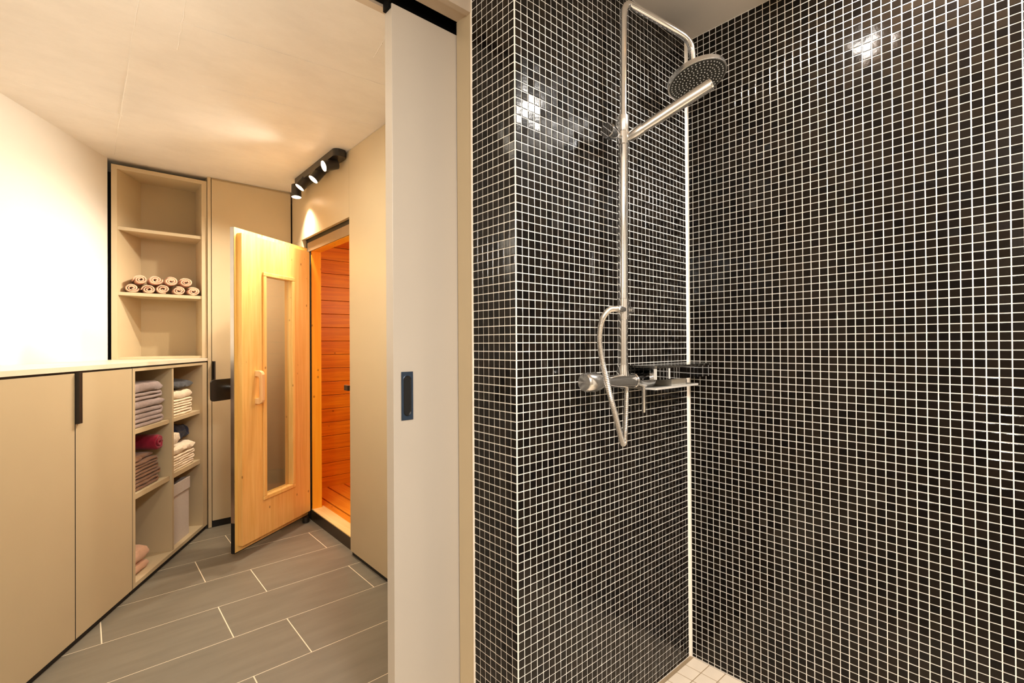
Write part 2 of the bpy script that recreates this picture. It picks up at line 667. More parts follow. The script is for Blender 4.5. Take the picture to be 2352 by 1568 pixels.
# shower / bathroom ceiling and outer walls
SB('ceiling', CEILS, -3.1, 0.1, -2.5, Y_REVEAL + 0.02, BZ, BZ + 0.1)
SB('wall_back', WHITEP, -3.1, 0.1, -2.55, -2.45, -0.05, BZ + 0.05)
SB('wall_left', WHITEP, -3.1, -3.0, -2.5, 0.34, -0.05, BZ + 0.05)
# partition with the doorway
SB('wall_partition', LINTEL, -3.1, -1.93, Y_REVEAL, 0.34, -0.05, BZ + 0.05)
bm = bmesh.new()
box(bm, -1.94, PX + 0.001, Y_REVEAL, 0.205, 2.106, BZ + 0.05)
struct('wall_lintel', bm, LINTEL)
bm = bmesh.new()
box(bm, -1.94, PX, 0.205, 0.252, 2.112, BZ + 0.05)
o = struct('trim_3', bm, LINTEL)
o['label'] = 'beige head lining above the sliding door'
bm = bmesh.new()
box(bm, -1.94, -0.1, 0.316, 0.34, 2.096, BZ + 0.05)
struct('trim_4', bm, LINTEL)
# black sliding track inside the head
tr = thing('sliding_door_track', 'black ceiling track slot above the greige sliding door', 'track', (-1.0, 0.285, 2.15))
B('channel', TRACKB, tr, -0.93, 0.9, -0.032, 0.030, 0.03, 0.10)
B('rear_fascia', TRACKB, tr, -0.93, 0.9, 0.0175, 0.0300, -0.046, 0.03)
B('rail', TRACKB, tr, -0.93, 0.9, -0.016, 0.016, 0.0, 0.03)
# lining board beside the door
bm = bmesh.new()
box(bm, PX, PX + 0.02, Y_REVEAL + 0.0006, 0.256, 0.0, 2.112)
struct('trim_5', bm, LAM)
# pocket wall behind (hall side)
SB('wall_pocket', LAM, XS + 0.02, 0.2, 0.33, 0.345, -0.02, HZ)
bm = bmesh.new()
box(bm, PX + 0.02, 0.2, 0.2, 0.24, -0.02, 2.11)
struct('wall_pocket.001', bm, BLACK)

# hall: left plaster wall (oblique), back wall, ceiling
D = Vector((0.4985, 0.8669, 0)).normalized()
DEP = Vector((-D.y, D.x, 0))
E0 = Vector((-1.095, 2.69, 0))
ANG = math.atan2(D.y, D.x)
PW = Vector((-1.592, 2.675, 0))
bm = bmesh.new()
p0 = PW - D * 2.9
p1 = PW + D * 0.01
q0 = p0 + DEP * 0.12
q1 = p1 + DEP * 0.12
prism(bm, [(p1.x, p1.y), (q1.x, q1.y), (q0.x, q0.y), (p0.x, p0.y)], -0.05, HZ + 0.02)
struct('wall_left.001', bm, PLASTER)
SB('wall_far', BLACK, -3.1, 0.95, 2.96, 3.06, -0.05, HZ + 0.05)
cl = SB('ceiling.001', CONC, -3.1, 0.95, 0.34, 3.06, HZ, HZ + 0.12)
for a in (((-1.5575, 0.60), (-1.560, 2.60)), ((-1.45, 1.012), (-0.75, 0.93)), ((-2.2, 1.80), (-1.55, 1.98)), ((-0.87, 0.78), (-0.895, 0.62)), ((-1.32, 1.43), (-0.60, 1.30)), ((-1.46, 0.62), (-1.43, 1.2))):
    bm = bmesh.new()
    (xa, ya), (xb, yb) = a
    n_ = 26
    pts = []
    dx, dy = xb - xa, yb - ya
    ln = math.hypot(dx, dy)
    for k in range(n_ + 1):
        t = k / n_
        j = noise.noise(Vector((xa * 9 + t * 14, ya * 5, 0))) * 0.004
        pts.append((xa + dx * t - dy / ln * j, ya + dy * t + dx / ln * j, HZ + 0.0006))
    tube(bm, pts, lambda i: 0.0014 + 0.0026 * abs(noise.noise(Vector((i * 0.9, xa * 7, ya * 3)))), n=6)
    obj('casting_seam', bm, CONC, cl)

# sauna front: laminate panels
ws = bpy.data.objects.new('wall_sauna', None)
COL.objects.link(ws)
ws['kind'] = 'structure'
PO0, PO1, POT = 1.685, 2.465, 1.872
B('panel', LAM, ws, XS, XS + 0.02, 0.345, PO0, 0.026, HZ - 0.002)
B('panel', LAM, ws, XS, XS + 0.02, PO0 + 0.0015, 2.668, POT, HZ - 0.002)
B('panel', LAM, ws, XS, XS + 0.02, PO1, 2.668, 0.026, POT - 0.001)
B('base_shade_strip', BLACK, ws, XS + 0.010, XS + 0.03, 0.345, PO0, 0.0, 0.04)  # black strip standing in for the shade under the floating panel
B('jamb_reveal', LAM_IN, ws, XS + 0.02, XS + 0.032, PO1 - 0.002, PO1 + 0.02, 0.0, POT)
# ceiling shadow line above panels
# sauna cabin
sc = bpy.data.objects.new('wall_sauna_cabin', None)
COL.objects.link(sc)
sc['kind'] = 'structure'
XF = -0.557
B('threshold', BRONZE, sc, XF, -0.50, 1.62, 2.385, 0.0, 0.068)
B('door_sill', SILLW, sc, XF + 0.002, -0.472, 1.62, 2.40, 0.0681, 0.074)
B('door_jamb', SPRUCE_D, sc, XF + 0.004, -0.492, 2.372, 2.44, 0.074, 1.79)
B('door_jamb', SPRUCE_D, sc, XF + 0.004, -0.492, 1.60, 1.66, 0.074, 1.79)
B('frame_gap_strip', BLACK, sc, XF + 0.001, XF + 0.02, 2.384, 2.47, 0.0, 1.86)  # black strip painted in for the dark gap beside the frame
B('door_head', SPRUCE_D, sc, XF + 0.004, -0.492, 1.60, 2.44, 1.785, 1.86)
B('head_profile', HEADM, sc, XF - 0.004, XF + 0.003, 1.60, 2.43, 1.787, 1.847)
B('head_shadow_strip', BLACK, sc, XF + 0.0005, XF + 0.02, 1.60, 2.50, 1.847, 1.90)  # black strip set in as the shadow line over the head
# cabin shell
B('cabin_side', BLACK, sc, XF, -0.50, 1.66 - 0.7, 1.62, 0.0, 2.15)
YW, ZC = 2.86, 1.93
z = 0.045
i = 0
PH = 0.1055
zt = 1.826 - PH * 17
random.seed(5)
for k in range(-1, 19):
    z0 = 1.826 + PH - PH * (k + 1)
    z1 = z0 + PH
    z1c, z0c = min(z1, ZC), max(z0, 0.03)
    if z1c - z0c < 0.01:
        continue
    B('plank', SAUNAW, sc, -0.492, 0.85, YW, YW + 0.016, z0c + 0.0015, z1c - 0.0015, bev=0.002)
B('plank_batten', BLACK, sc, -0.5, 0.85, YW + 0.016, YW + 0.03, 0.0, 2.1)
for k in range(16):
    y0 = 1.0 + k * 0.116
    B('ceiling_plank', SAUNAW, sc, -0.49, 0.85, y0 + 0.001, min(y0 + 0.115, YW - 0.001), ZC, ZC + 0.016)
for k in range(18):
    z0 = 0.03 + k * PH
    B('plank', SAUNAW, sc, 0.85, 0.866, 1.0, YW, z0 + 0.0015, z0 + PH - 0.0015)
B('cabin_wall', SAUNAW, sc, -0.5, 0.87, 0.98, 1.0, 0.0, 2.1)
for (y0, y1) in ((2.44, YW),):
    B('front_lining', SAUNAW, sc, -0.505, -0.492, y0, y1, 0.03, ZC)
# duck boards along the cabin
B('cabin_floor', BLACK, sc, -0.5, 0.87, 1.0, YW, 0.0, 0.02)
for k, (x0, x1) in enumerate(((-0.470, -0.409), (-0.398, -0.279), (-0.268, -0.149), (-0.138, -0.02), (-0.009, 0.11), (0.12, 0.24))):
    B('floor_board', SAUNAB, sc, x0, x1, 1.05, YW - 0.002, 0.042, 0.060, bev=0.0025)

# ------------------------------------------------------------------ sliding door
sd = thing('sliding_door', 'greige pocket sliding door pushed open beside the tiled pillar', 'door', (-1.067, 0.26, 0.0))
bm = bmesh.new()
box(bm, 0.0, 0.80, 0.0, 0.04, 0.008, 2.078, bev=0.0012)
obj('leaf', bm, DOORL, sd)
# recessed pull
hx0, hx1, hz0, hz1 = 0.0175, 0.0625, 0.957, 1.088
bm = bmesh.new()
cx, cz = (hx0 + hx1) / 2, (hz0 + hz1) / 2
nseg = 12
rw, rh = 0.0118, 0.0118
slot = []
for k in range(nseg + 1):
    a = math.pi * k / nseg
    slot.append((cx + rw * math.cos(a), cz + 0.043 + rh * math.sin(a)))
for k in range(nseg + 1):
    a = math.pi + math.pi * k / nseg
    slot.append((cx + rw * math.cos(a), cz - 0.043 + rh * math.sin(a)))
outer = []
for (x, zz) in slot:
    dx, dz = x - cx, zz - cz
    s_ = min((hx1 - hx0) / 2 / abs(dx) if abs(dx) > 1e-6 else 9, (hz1 - hz0) / 2 / abs(dz) if abs(dz) > 1e-6 else 9)
    outer.append((cx + dx * s_, cz + dz * s_))
yF, yB = -0.0022, -0.0004
rim = [bm.verts.new((x, yF - 0.0008, zz)) for x, zz in slot]
flt = [bm.verts.new((cx + (x - cx) * 1.12, yF, cz + (zz - cz) * 1.03)) for x, zz in slot]
out_ = [bm.verts.new((x, yF, zz)) for x, zz in outer]
outb = [bm.verts.new((x, yB + 0.001, zz)) for x, zz in outer]
cor = {}
n = len(slot)
fs = []
for k in range(n):
    k2 = (k + 1) % n
    fs.append(bm.faces.new((flt[k], flt[k2], out_[k2], out_[k])))
    fs.append(bm.faces.new((rim[k], rim[k2], flt[k2], flt[k])))
for (sx, sz) in ((1, 1), (-1, 1), (-1, -1), (1, -1)):
    X, Z = cx + sx * (hx1 - hx0) / 2, cz + sz * (hz1 - hz0) / 2
    best = None
    for k in range(n):
        k2 = (k + 1) % n
        a, b_ = outer[k], outer[k2]
        if abs(a[0] - X) < 1e-5 and abs(b_[1] - Z) < 1e-5 or abs(b_[0] - X) < 1e-5 and abs(a[1] - Z) < 1e-5:
            best = k
    if best is not None:
        v = bm.verts.new((X, yF, Z))
        fs.append(bm.faces.new((out_[best], out_[(best + 1) % n], v)))
bmesh.ops.recalc_face_normals(bm, faces=fs)
pl = obj('pull_plate', bm, NAVYM, sd)
bm = bmesh.new()
box(bm, hx0, hx1, -0.0020, 0.0004, hz0, hz1)
# leave the slot as a dark recess: cup behind the plate
bm.free()
bm = bmesh.new()
fr_ = [bm.verts.new((x, yF - 0.0007, zz)) for x, zz in slot]
bk_ = [bm.verts.new((cx + (x - cx) * 0.8, -0.0006, cz + (zz - cz) * 0.96)) for x, zz in slot]
fs = [bm.faces.new((fr_[k], fr_[(k + 1) % n], bk_[(k + 1) % n], bk_[k])) for k in range(n)]
fs.append(bm.faces.new(bk_))
bmesh.ops.recalc_face_normals(bm, faces=fs)
obj('finger_recess', bm, mat('recess_black', (0.004, 0.004, 0.005), 0.4), pl)
B('edge_stop', TRACKB, sd, -0.008, -0.0005, 0.004, 0.034, 2.066, 2.10)

# ------------------------------------------------------------------ low cabinets (local x = along D, y = into the cabinet)
BOT = 0.027


def cabthing(name, label, cat):
    return thing(name, label, cat, E0, ANG)


sb = cabthing('sideboard', 'beige two-door low cabinet with a black bar handle under the cream worktop', 'cabinet')
B('body', BLACK, sb, -1.628, -0.8527, 0.022, 0.42, 0.03, 1.058)
dl = B('door', LAM, sb, -1.628, -1.2420, 0.0, 0.019, BOT, 1.057, bev=0.0008)
dr = B('door', LAM, sb, -1.2365, -0.8525, 0.0, 0.019, BOT, 1.057, bev=0.0008)
bm = bmesh.new()
box(bm, -1.2400, -1.2365, -0.014, 0.012, 0.861, 1.0600)
box(bm, -1.2365, -1.2200, -0.014, -0.0005, 0.861, 1.0600, bev=0.001)
obj('bar_handle', bm, BLACKM, dr)
B('base_shade_strip', BLACK, sb, -1.628, -0.8527, 0.012, 0.03, 0.0, 0.03)  # black strip in place of the shade below the doors
B('shadow_strip', BLACK, sb, -1.2418, -1.2367, 0.0006, 0.018, BOT + 0.001, 1.056)  # seam shade between the doors put in as a black strip
B('shadow_strip', BLACK, sb, -1.628, -0.8527, 0.002, 0.03, 1.0575, 1.0658)  # black strip for the shade under the worktop edge

su = cabthing('shelf_unit', 'open beige shelf unit of six compartments holding folded towels', 'shelf unit')
ZT = 1.057
B('side_panel', LAM, su, -0.848, -0.826, 0.0, 0.42, BOT, ZT, bev=0.0006)
B('side_panel', LAM, su, -0.080, -0.014, 0.0, 0.42, BOT, ZT, bev=0.0006)
B('top_panel', LAM, su, -0.826, -0.080, 0.0, 0.42, 1.043, ZT)
B('bottom_panel', LAM, su, -0.826, -0.080, 0.0, 0.42, BOT, 0.046)
B('divider', LAM, su, -0.462, -0.443, 0.004, 0.42, 0.044, 1.043)
B('back_panel', LAM_IN, su, -0.826, -0.080, 0.405, 0.42, 0.044, 1.043)
for (a, b_) in ((-0.8255, -0.4625), (-0.4425, -0.0805)):
    B('shelf', LAM, su, a, b_, 0.016, 0.404, 0.741, 0.762, bev=0.0006)
    B('shelf', LAM, su, a, b_, 0.016, 0.404, 0.430, 0.455, bev=0.0006)
B('base_shade_strip', BLACK, su, -0.848, -0.014, 0.012, 0.03, 0.0, BOT)  # shade under the unit put in as a black strip
B('shadow_strip', BLACK, su, -0.8523, -0.8482, 0.0006, 0.018, BOT + 0.001, ZT - 0.001)  # black strip as the seam shade beside the sideboard
B('shadow_strip', BLACK, su, -0.848, -0.014, 0.002, 0.03, 1.0575, 1.0658)  # black strip as the shade between unit and worktop

# worktop: cut to the tall cupboard front at its far end
wt = bmesh.new()


def loc2w(x, y):
    p = E0 + D * x + DEP * y
    return p.x, p.y


prism(wt, [loc2w(-1.63, -0.004), loc2w(-0.008, -0.004), loc2w(-0.008, 0.422), loc2w(-1.63, 0.422)], 1.066, 1.0845)
bmesh.ops.translate(wt, vec=-E0, verts=wt.verts)
bmesh.ops.rotate(wt, cent=(0, 0, 0), matrix=Matrix.Rotation(-ANG, 3, 'Z'), verts=wt.verts)
o = obj('worktop', wt, TOP)
o.location = E0
o.rotation_euler = (0, 0, ANG)
tag(o, 'long cream worktop lying across the low cabinets', 'worktop')

# ------------------------------------------------------------------ tall cupboard and wall bookcase
tc_ = thing('tall_cupboard', 'tall beige cupboard door behind the open sauna door', 'cupboard', (-1.09, YT, 0))
B('side_panel', LAM, tc_, -0.008, 0.0105, 0.0, 0.25, 0.004, HZ - 0.001)
B('body', BLACK, tc_, 0.011, 0.486, 0.03, 0.25, 0.05, HZ - 0.003)
B('door', LAM, tc_, 0.0145, 0.4965, 0.0, 0.019, 0.045, 2.226, bev=0.0008)
B('filler_strip', LAM_IN, tc_, 0.0145, 0.4965, 0.006, 0.02, 2.228, HZ - 0.002)
bm = bmesh.new()
box(bm, 0.0145, 0.019, -0.022, 0.0, 0.90, 1.063)
box(bm, 0.0145, 0.030, -0.022, -0.018, 0.90, 1.063)
obj('bar_handle', bm, BLACKM, tc_)
B('base_shade_strip', BLACK, tc_, 0.0145, 0.486, 0.012, 0.03, 0.0, 0.045)  # black strip painted in for the shade below the cupboard door

bk = thing('wall_bookcase', 'beige open bookcase standing on the worktop in the corner', 'bookcase', (-1.34, YT + 0.012, 1.0855))
ox, oy, oz = bk.location
y0, y1 = 0.0, 0.222


def BK(name, pts, z0, z1, m=LAM):
    bm = bmesh.new()
    prism(bm, [(x - ox, y) for x, y in pts], z0 - oz, z1 - oz)
    return obj(name, bm, m, bk)


BK('side_panel', [(-1.571, 0), (-1.545, 0), (-1.420, y1), (-1.446, y1)], 1.0855, 2.212)
BK('side_panel', [(-1.128, 0), (-1.1005, 0), (-1.1005, y1), (-1.128, y1)], 1.0855, 2.212)
BK('top_panel', [(-1.545, 0), (-1.128, 0), (-1.128, y1), (-1.420, y1)], 2.188, 2.212)
BK('bottom_panel', [(-1.545, 0.008), (-1.128, 0.008), (-1.128, y1), (-1.424, y1)], 1.0855, 1.099)
BK('back_panel', [(-1.446, y1), (-1.1005, y1), (-1.1005, y1 + 0.008), (-1.446, y1 + 0.008)], 1.0855, 2.212, LAM_IN)
for zz in (1.858, 1.478):
    BK('shelf', [(-1.5405, 0.008), (-1.1285, 0.008), (-1.1285, y1), (-1.4215, y1)], zz - 0.019, zz)

# ------------------------------------------------------------------ sauna door (local x from hinge, +y = inner face side)
HA = math.radians(-145.0)
dn = thing('sauna_door', 'open spruce sauna door with a tall narrow window and wooden pull', 'door', (-0.572, 2.360, 0.0), HA)
WI = dict(x0=0.159, x1=0.419, z0=0.278, z1=1.580)


def framed(name, m, x0, x1, z0, z1, ya, yb):
    """slab with the window cut out, as four joined boards"""
    bm = bmesh.new()
    a, b_, c, d_ = 0.176, 0.402, 0.294, 1.564
    xs, zs = [x0, a, b_, x1], [z0, c, d_, z1]
    for y in (ya, yb):
        pass
    g = {}
    for yi, y in enumerate((ya, yb)):
        for i, x in enumerate(xs):
            for j, zz in enumerate(zs):
                g[yi, i, j] = bm.verts.new((x, y, zz))
    fs = []
    for i in range(3):
        for j in range(3):
            if i == 1 and j == 1:
                continue
            for yi in (0, 1):
                fs.append(bm.faces.new((g[yi, i, j], g[yi, i + 1, j], g[yi, i + 1, j + 1], g[yi, i, j + 1])))
    for i in range(3):
        for j in (0, 3):
            fs.append(bm.faces.new((g[0, i, j], g[0, i + 1, j], g[1, i + 1, j], g[1, i, j])))
    for j in range(3):
        for i in (0, 3):
            fs.append(bm.faces.new((g[0, i, j], g[0, i, j + 1], g[1, i, j + 1], g[1, i, j])))
    fs.append(bm.faces.new((g[0, 1, 1], g[0, 2, 1], g[1, 2, 1], g[1, 1, 1])))
    fs.append(bm.faces.new((g[0, 1, 2], g[0, 2, 2], g[1, 2, 2], g[1, 1, 2])))
    fs.append(bm.faces.new((g[0, 1, 1], g[0, 1, 2], g[1, 1, 2], g[1, 1, 1])))
    fs.append(bm.faces.new((g[0, 2, 1], g[0, 2, 2], g[1, 2, 2], g[1, 2, 1])))
    bmesh.ops.recalc_face_normals(bm, faces=fs)
    return obj(name, bm, m, dn)


framed('inner_leaf', SPRUCE, 0.0, 0.576, 0.072, 1.776, 0.0, -0.030)
framed('outer_leaf', SPRUCE, -0.018, 0.595, 0.040, 1.806, -0.0302, -0.050)
B('edge_strip', mat('edge_steel', (0.50, 0.48, 0.46), 0.35, metal=1.0), dn, 0.5952, 0.5975, -0.0545, -0.0315, 0.20, 1.806)
B('edge_cap', BLACK, dn, 0.5952, 0.5975, -0.0545, -0.0315, 0.036, 0.20)
B('bottom_seal', BLACK, dn, -0.01, 0.597, -0.05, -0.032, 0.034, 0.040)
# window beading
for nm, a in (('window_bead', (0.154, 0.424, 1.562, 1.584)), ('window_bead', (0.154, 0.424, 0.274, 0.296)), ('window_bead', (0.154, 0.178, 0.2965, 1.5615)), ('window_bead', (0.400, 0.424, 0.2965, 1.5615))):
    B(nm, SPRUCE, dn, a[0], a[1], 0.0, 0.010, a[2], a[3], bev=0.003)
B('glass_pane', GLASS, dn, 0.177, 0.401, -0.028, -0.022, 0.295, 1.563)
# pull handle: D-shaped wooden grip
bm = bmesh.new()
prof = [(0.0, 0.832), (0.030, 0.832), (0.046, 0.842), (0.050, 0.855), (0.050, 0.998), (0.044, 1.012), (0.030, 1.020), (0.0, 1.020),
        (0.0, 0.988), (0.022, 0.986), (0.028, 0.978), (0.028, 0.874), (0.022, 0.866), (0.0, 0.864)]
lo = [bm.verts.new((0.462, y, zz)) for y, zz in prof]
hi = [bm.verts.new((0.484, y, zz)) for y, zz in prof]
m_ = len(prof)
fs = []
for k in range(m_):
    fs.append(bm.faces.new((lo[k], lo[(k + 1) % m_], hi[(k + 1) % m_], hi[k])))
idx = [(0, 1, 12, 13), (1, 2, 11, 12), (2, 3, 10, 11), (3, 4, 9, 10) if False else (3, 4, 10, 11)]
quads = [(0, 1, 12, 13), (1, 2, 11, 12), (2, 3, 11), (3, 4, 10, 11), (4, 5, 10), (5, 6, 9, 10), (6, 7, 8, 9)]
for q in quads:
    fs.append(bm.faces.new([lo[i] for i in q]))
    fs.append(bm.faces.new([hi[i] for i in q][::-1]))
bmesh.ops.recalc_face_normals(bm, faces=fs)
hob = obj('pull_handle', bm, HANDLEW, dn)
bv = hob.modifiers.new('bevel', 'BEVEL')
bv.width = 0.003
bv.segments = 2
# latch plate on the outside
bm = bmesh.new()
pts = []
for (cx_, cz_, a0) in ((0.655, 0.962, 0), (0.50, 0.962, 90), (0.50, 0.882, 180), (0.655, 0.882, 270)):
    for k in range(6):
        a = math.radians(a0 + 90 * k / 5)
        pts.append((cx_ + 0.018 * math.cos(a), cz_ + 0.018 * math.sin(a)))
lo = [bm.verts.new((x, -0.112, zz)) for x, zz in pts]
hi = [bm.verts.new((x, -0.104, zz)) for x, zz in pts]
fs = [bm.faces.new(lo), bm.faces.new(hi[::-1])]
for k in range(len(pts)):
    fs.append(bm.faces.new((lo[k], lo[(k + 1) % len(pts)], hi[(k + 1) % len(pts)], hi[k])))
bmesh.ops.recalc_face_normals(bm, faces=fs)
hp = obj('outer_grip_plate', bm, BLACKM, dn)
bm = bmesh.new()
lathe(bm, [(0, 0.013), (0.055, 0.013)], (0.56, -0.105, 0.935), (0, 1, 0))
obj('standoff', bm, CHROME2, hp, smooth=True)
# floor hinge shoe
bm = bmesh.new()
lathe(bm, [(0, 0.020), (0.014, 0.022), (0.034, 0.018), (0.037, 0.0)], (0.02, -0.02, 0.001), (0, 0, 1), n=18)
obj('floor_pivot', bm, BLACKM, dn, smooth=True)
bm = bmesh.new()
lathe(bm, [(0, 0.005), (1.72, 0.005)], (-0.008, -0.012, 0.05), (0, 0, 1), n=12)
obj('hinge_rod', bm, BLACKM, dn)
# magnetic keep on the opposite jamb
ml = thing('door_keep', 'small black magnetic door keep at the sauna opening', 'door hardware', (-0.555, 1.805, 0.915))
B('housing', BLACKM, ml, -0.006, 0.012, -0.03, 0.022, -0.016, 0.014, bev=0.002)
B('strike_plate', CHROME2, ml, -0.004, 0.012, -0.03, 0.018, 0.0142, 0.0165)

# ------------------------------------------------------------------ spot track on the hall ceiling
tk = thing('ceiling_spotlight', 'black four-head ceiling spotlight bar beside the sauna wall', 'lamp', (-0.6275, 2.035, HZ - 0.04))
bm = bmesh.new()
pts = []
hw, hl = 0.0365, 0.345
for (sx, sy, a0) in ((1, 1, 0), (-1, 1, 90), (-1, -1, 180), (1, -1, 270)):
    for k in range(7):
        a = math.radians(a0 + 90 * k / 6)
        pts.append((sx * (hw - 0.03) + 0.03 * math.cos(a), sy * (hl - 0.03) + 0.03 * math.sin(a)))
prism(bm, pts, 0.0, 0.0395)
obj('canopy', bm, BLACKM, tk)
heads = [((-0.690, 1.781, 2.155), (-0.92, -0.01, -0.39), 42), ((-0.670, 2.002, 2.142), (-0.60, 0.055, -0.80), 60),
         ((-0.680, 2.213, 2.144), (-0.571, 0.097, -0.81), 60), ((-0.660, 2.336, 2.116), (-0.03, -0.083, -0.99), 44)]
for b_, d_, en in heads:
    b_, d_ = Vector(b_), Vector(d_).normalized()
    ln = 0.080
    a = b_ - d_ * ln
    o_ = a - Vector(tk.location)
    bm = bmesh.new()
    lathe(bm, [(-0.004, 0.022), (0.0, 0.0300), (ln - 0.004, 0.0300), (ln, 0.0300), (ln, 0.0288), (ln - 0.003, 0.0280)], o_, d_, n=24, closed=False)
    bm2 = bm
    h = obj('spot_head', bm, BLACKM, tk, smooth=True)
    bm = bmesh.new()
    lathe(bm, [(-0.0045, 0.021), (-0.002, 0.0255)], o_, d_, n=24)
    obj('head_cap', bm, BLACKM, h)
    bm = bmesh.new()
    lathe(bm, [(ln - 0.010, 0.0278), (ln - 0.0015, 0.0278)], o_, d_, n=24)
    obj('lens', bm, LAMPW, h)
    bm = bmesh.new()
    top = Vector((o_.x, o_.y, 0.002))
    mid = o_ + d_ * (ln * 0.3)
    tube(bm, [top + Vector((0, 0, 0)), (top + mid) / 2 + Vector((0, 0, 0.004)), mid + Vector((0, 0, 0.012))], 0.007, n=10)
    obj('bracket', bm, BLACKM, h)
    light('spot_light', 'SPOT', b_ + d_ * 0.012, en, WARM, b_ + d_ + Vector((0, 0, -0.10 if d_.z > -0.6 else 0)), spot_size=math.radians(105), spot_blend=1.0, shadow_soft_size=0.018)

# ------------------------------------------------------------------ recessed shower lamp, and an added unseen fill lamp over the bathroom
for (x, y, r, lab, lm) in ((-0.15, -0.76, 0.05, 'small round recessed downlight in the ceiling over the shower', LAMPN), (-1.45, -1.75, 0.20, 'large round fill lamp added over the bathroom floor', emit_mat('fill_face_large', 4600, 6))):
    dlg = thing('downlight', lab, 'lamp', (x, y, BZ - 0.02))
    bm = bmesh.new()
    lathe(bm, [(0.0, r + 0.012), (0.012, r + 0.016), (0.0195, r + 0.016), (0.0195, r), (0.0, r)], (0, 0, 0), (0, 0, 1), closed=False, n=32)
    obj('ring', bm, CHROME2, dlg, smooth=True)
    bm = bmesh.new()
    lathe(bm, [(0.008, r - 0.0005), (0.0195, r - 0.0005)], (0, 0, 0), (0, 0, 1), n=32)
    obj('lens', bm, lm, dlg)
asp = thing('ceiling_spot', 'small swivel ceiling spot aimed at the mosaic wall', 'lamp', (-0.42, -0.465, BZ))
ad = (Vector((0.0, -0.56, 1.7)) - Vector((-0.42, -0.465, 2.215))).normalized()
bm = bmesh.new()
lathe(bm, [(-0.035, 0.042), (-0.03, 0.050), (0.035, 0.050), (0.035, 0.0485), (0.030, 0.048)], Vector((0, 0, -0.065)), ad, closed=False)
obj('spot_head', bm, CHROME2, asp, smooth=True)
bm = bmesh.new()
lathe(bm, [(0.022, 0.0478), (0.031, 0.0478)], Vector((0, 0, -0.065)), ad)
obj('lens', bm, emit_mat('lamp_face_soft', 3300, 6), asp)
bm = bmesh.new()
lathe(bm, [(0.001, 0.03), (0.01, 0.03), (0.011, 0.006), (0.05, 0.006)], (0, 0, 0), (0, 0, -1), n=20)
obj('stem', bm, CHROME2, asp, smooth=True)

# ------------------------------------------------------------------ shower column
RX, RY = -0.475, -0.055
sh = thing('shower_column', 'chrome shower column with round rain head on the black mosaic wall', 'shower', (RX, 0.0, 0.9))
RO = Vector((RX, 0, 0.9))


def SO(name, bm, m, parent=None):
    bmesh.ops.translate(bm, vec=-RO, verts=bm.verts)
    return obj(name, bm, m, parent or sh, smooth=True)


# thin upper riser bending into the arm
bm = bmesh.new()
path = [Vector((RX + 0.004, RY, 1.80)), Vector((RX + 0.008, RY, 2.10)), Vector((RX + 0.009, RY, 2.145))]
bend = [Vector((RX + 0.012, RY - 0.001, 2.168)), Vector((RX + 0.022, RY - 0.005, 2.184)), Vector((RX + 0.042, RY - 0.011, 2.186))]
arm = [Vector((-0.33, -0.105, 2.160)), Vector((-0.262, -0.129, 2.142))]
down = [Vector((-0.236, -0.1365, 2.131)), Vector((-0.220, -0.1395, 2.115)), Vector((-0.213, -0.140, 2.092)), Vector((-0.209, -0.139, 2.060)), Vector((-0.2045, -0.1385, 2.046))]
tube(bm, catmull(path + bend + arm + down, 6), 0.0108, n=18)
SO('arm_pipe', bm, CHROME)
bm = bmesh.new()
lathe(bm, [(0, 0.0145), (0.35, 0.0145), (0.70, 0.0145)], (RX - 0.006, RY, 1.098), (0.014, 0, 1), n=24)
SO('riser_pipe', bm, CHROME)
bm = bmesh.new()
lathe(bm, [(0, 0.0165), (0.001, 0.0172), (0.033, 0.0172), (0.0335, 0.0165), (0.035, 0.0165), (0.0355, 0.0172), (0.048, 0.0165), (0.049, 0.014)], (RX + 0.003, RY, 1.795), (0, 0, 1), n=24)
SO('upper_collar', bm, CHROME2)
# wall bracket for the top of the riser
bm = bmesh.new()
lathe(bm, [(0, 0.016), (0.004, 0.016), (0.006, 0.008), (0.05, 0.008)], (RX + 0.003, -0.001, 1.815), (0, -1, 0), n=18)
SO('wall_bracket', bm, CHROME)
# slider with knob and holder
sl_ = bmesh.new()
lathe(sl_, [(0, 0.018), (0.036, 0.018)], (RX + 0.002, RY, 1.757), (0, 0, 1), n=24)
sl = SO('slider', sl_, CHROME)
bm = bmesh.new()
lathe(bm, [(0.012, 0.007), (0.038, 0.010), (0.052, 0.016), (0.066, 0.0215), (0.092, 0.0225), (0.096, 0.020), (0.096, 0.0)], (RX, RY, 1.775), (-1, -0.15, -0.06), n=10, closed=False)
SO('slider_knob', bm, MIRRC, sl)
hsA = Vector((-0.452, -0.088, 1.789))
hsB = Vector((-0.359, -0.268, 1.890))
hd = (hsB - hsA).normalized()
bm = bmesh.new()
lathe(bm, [(-0.028, 0.010), (-0.022, 0.0145), (0.012, 0.0165), (0.020, 0.0165), (0.021, 0.015)], hsA, hd, n=20)
SO('holder', bm, CHROME2, sl)
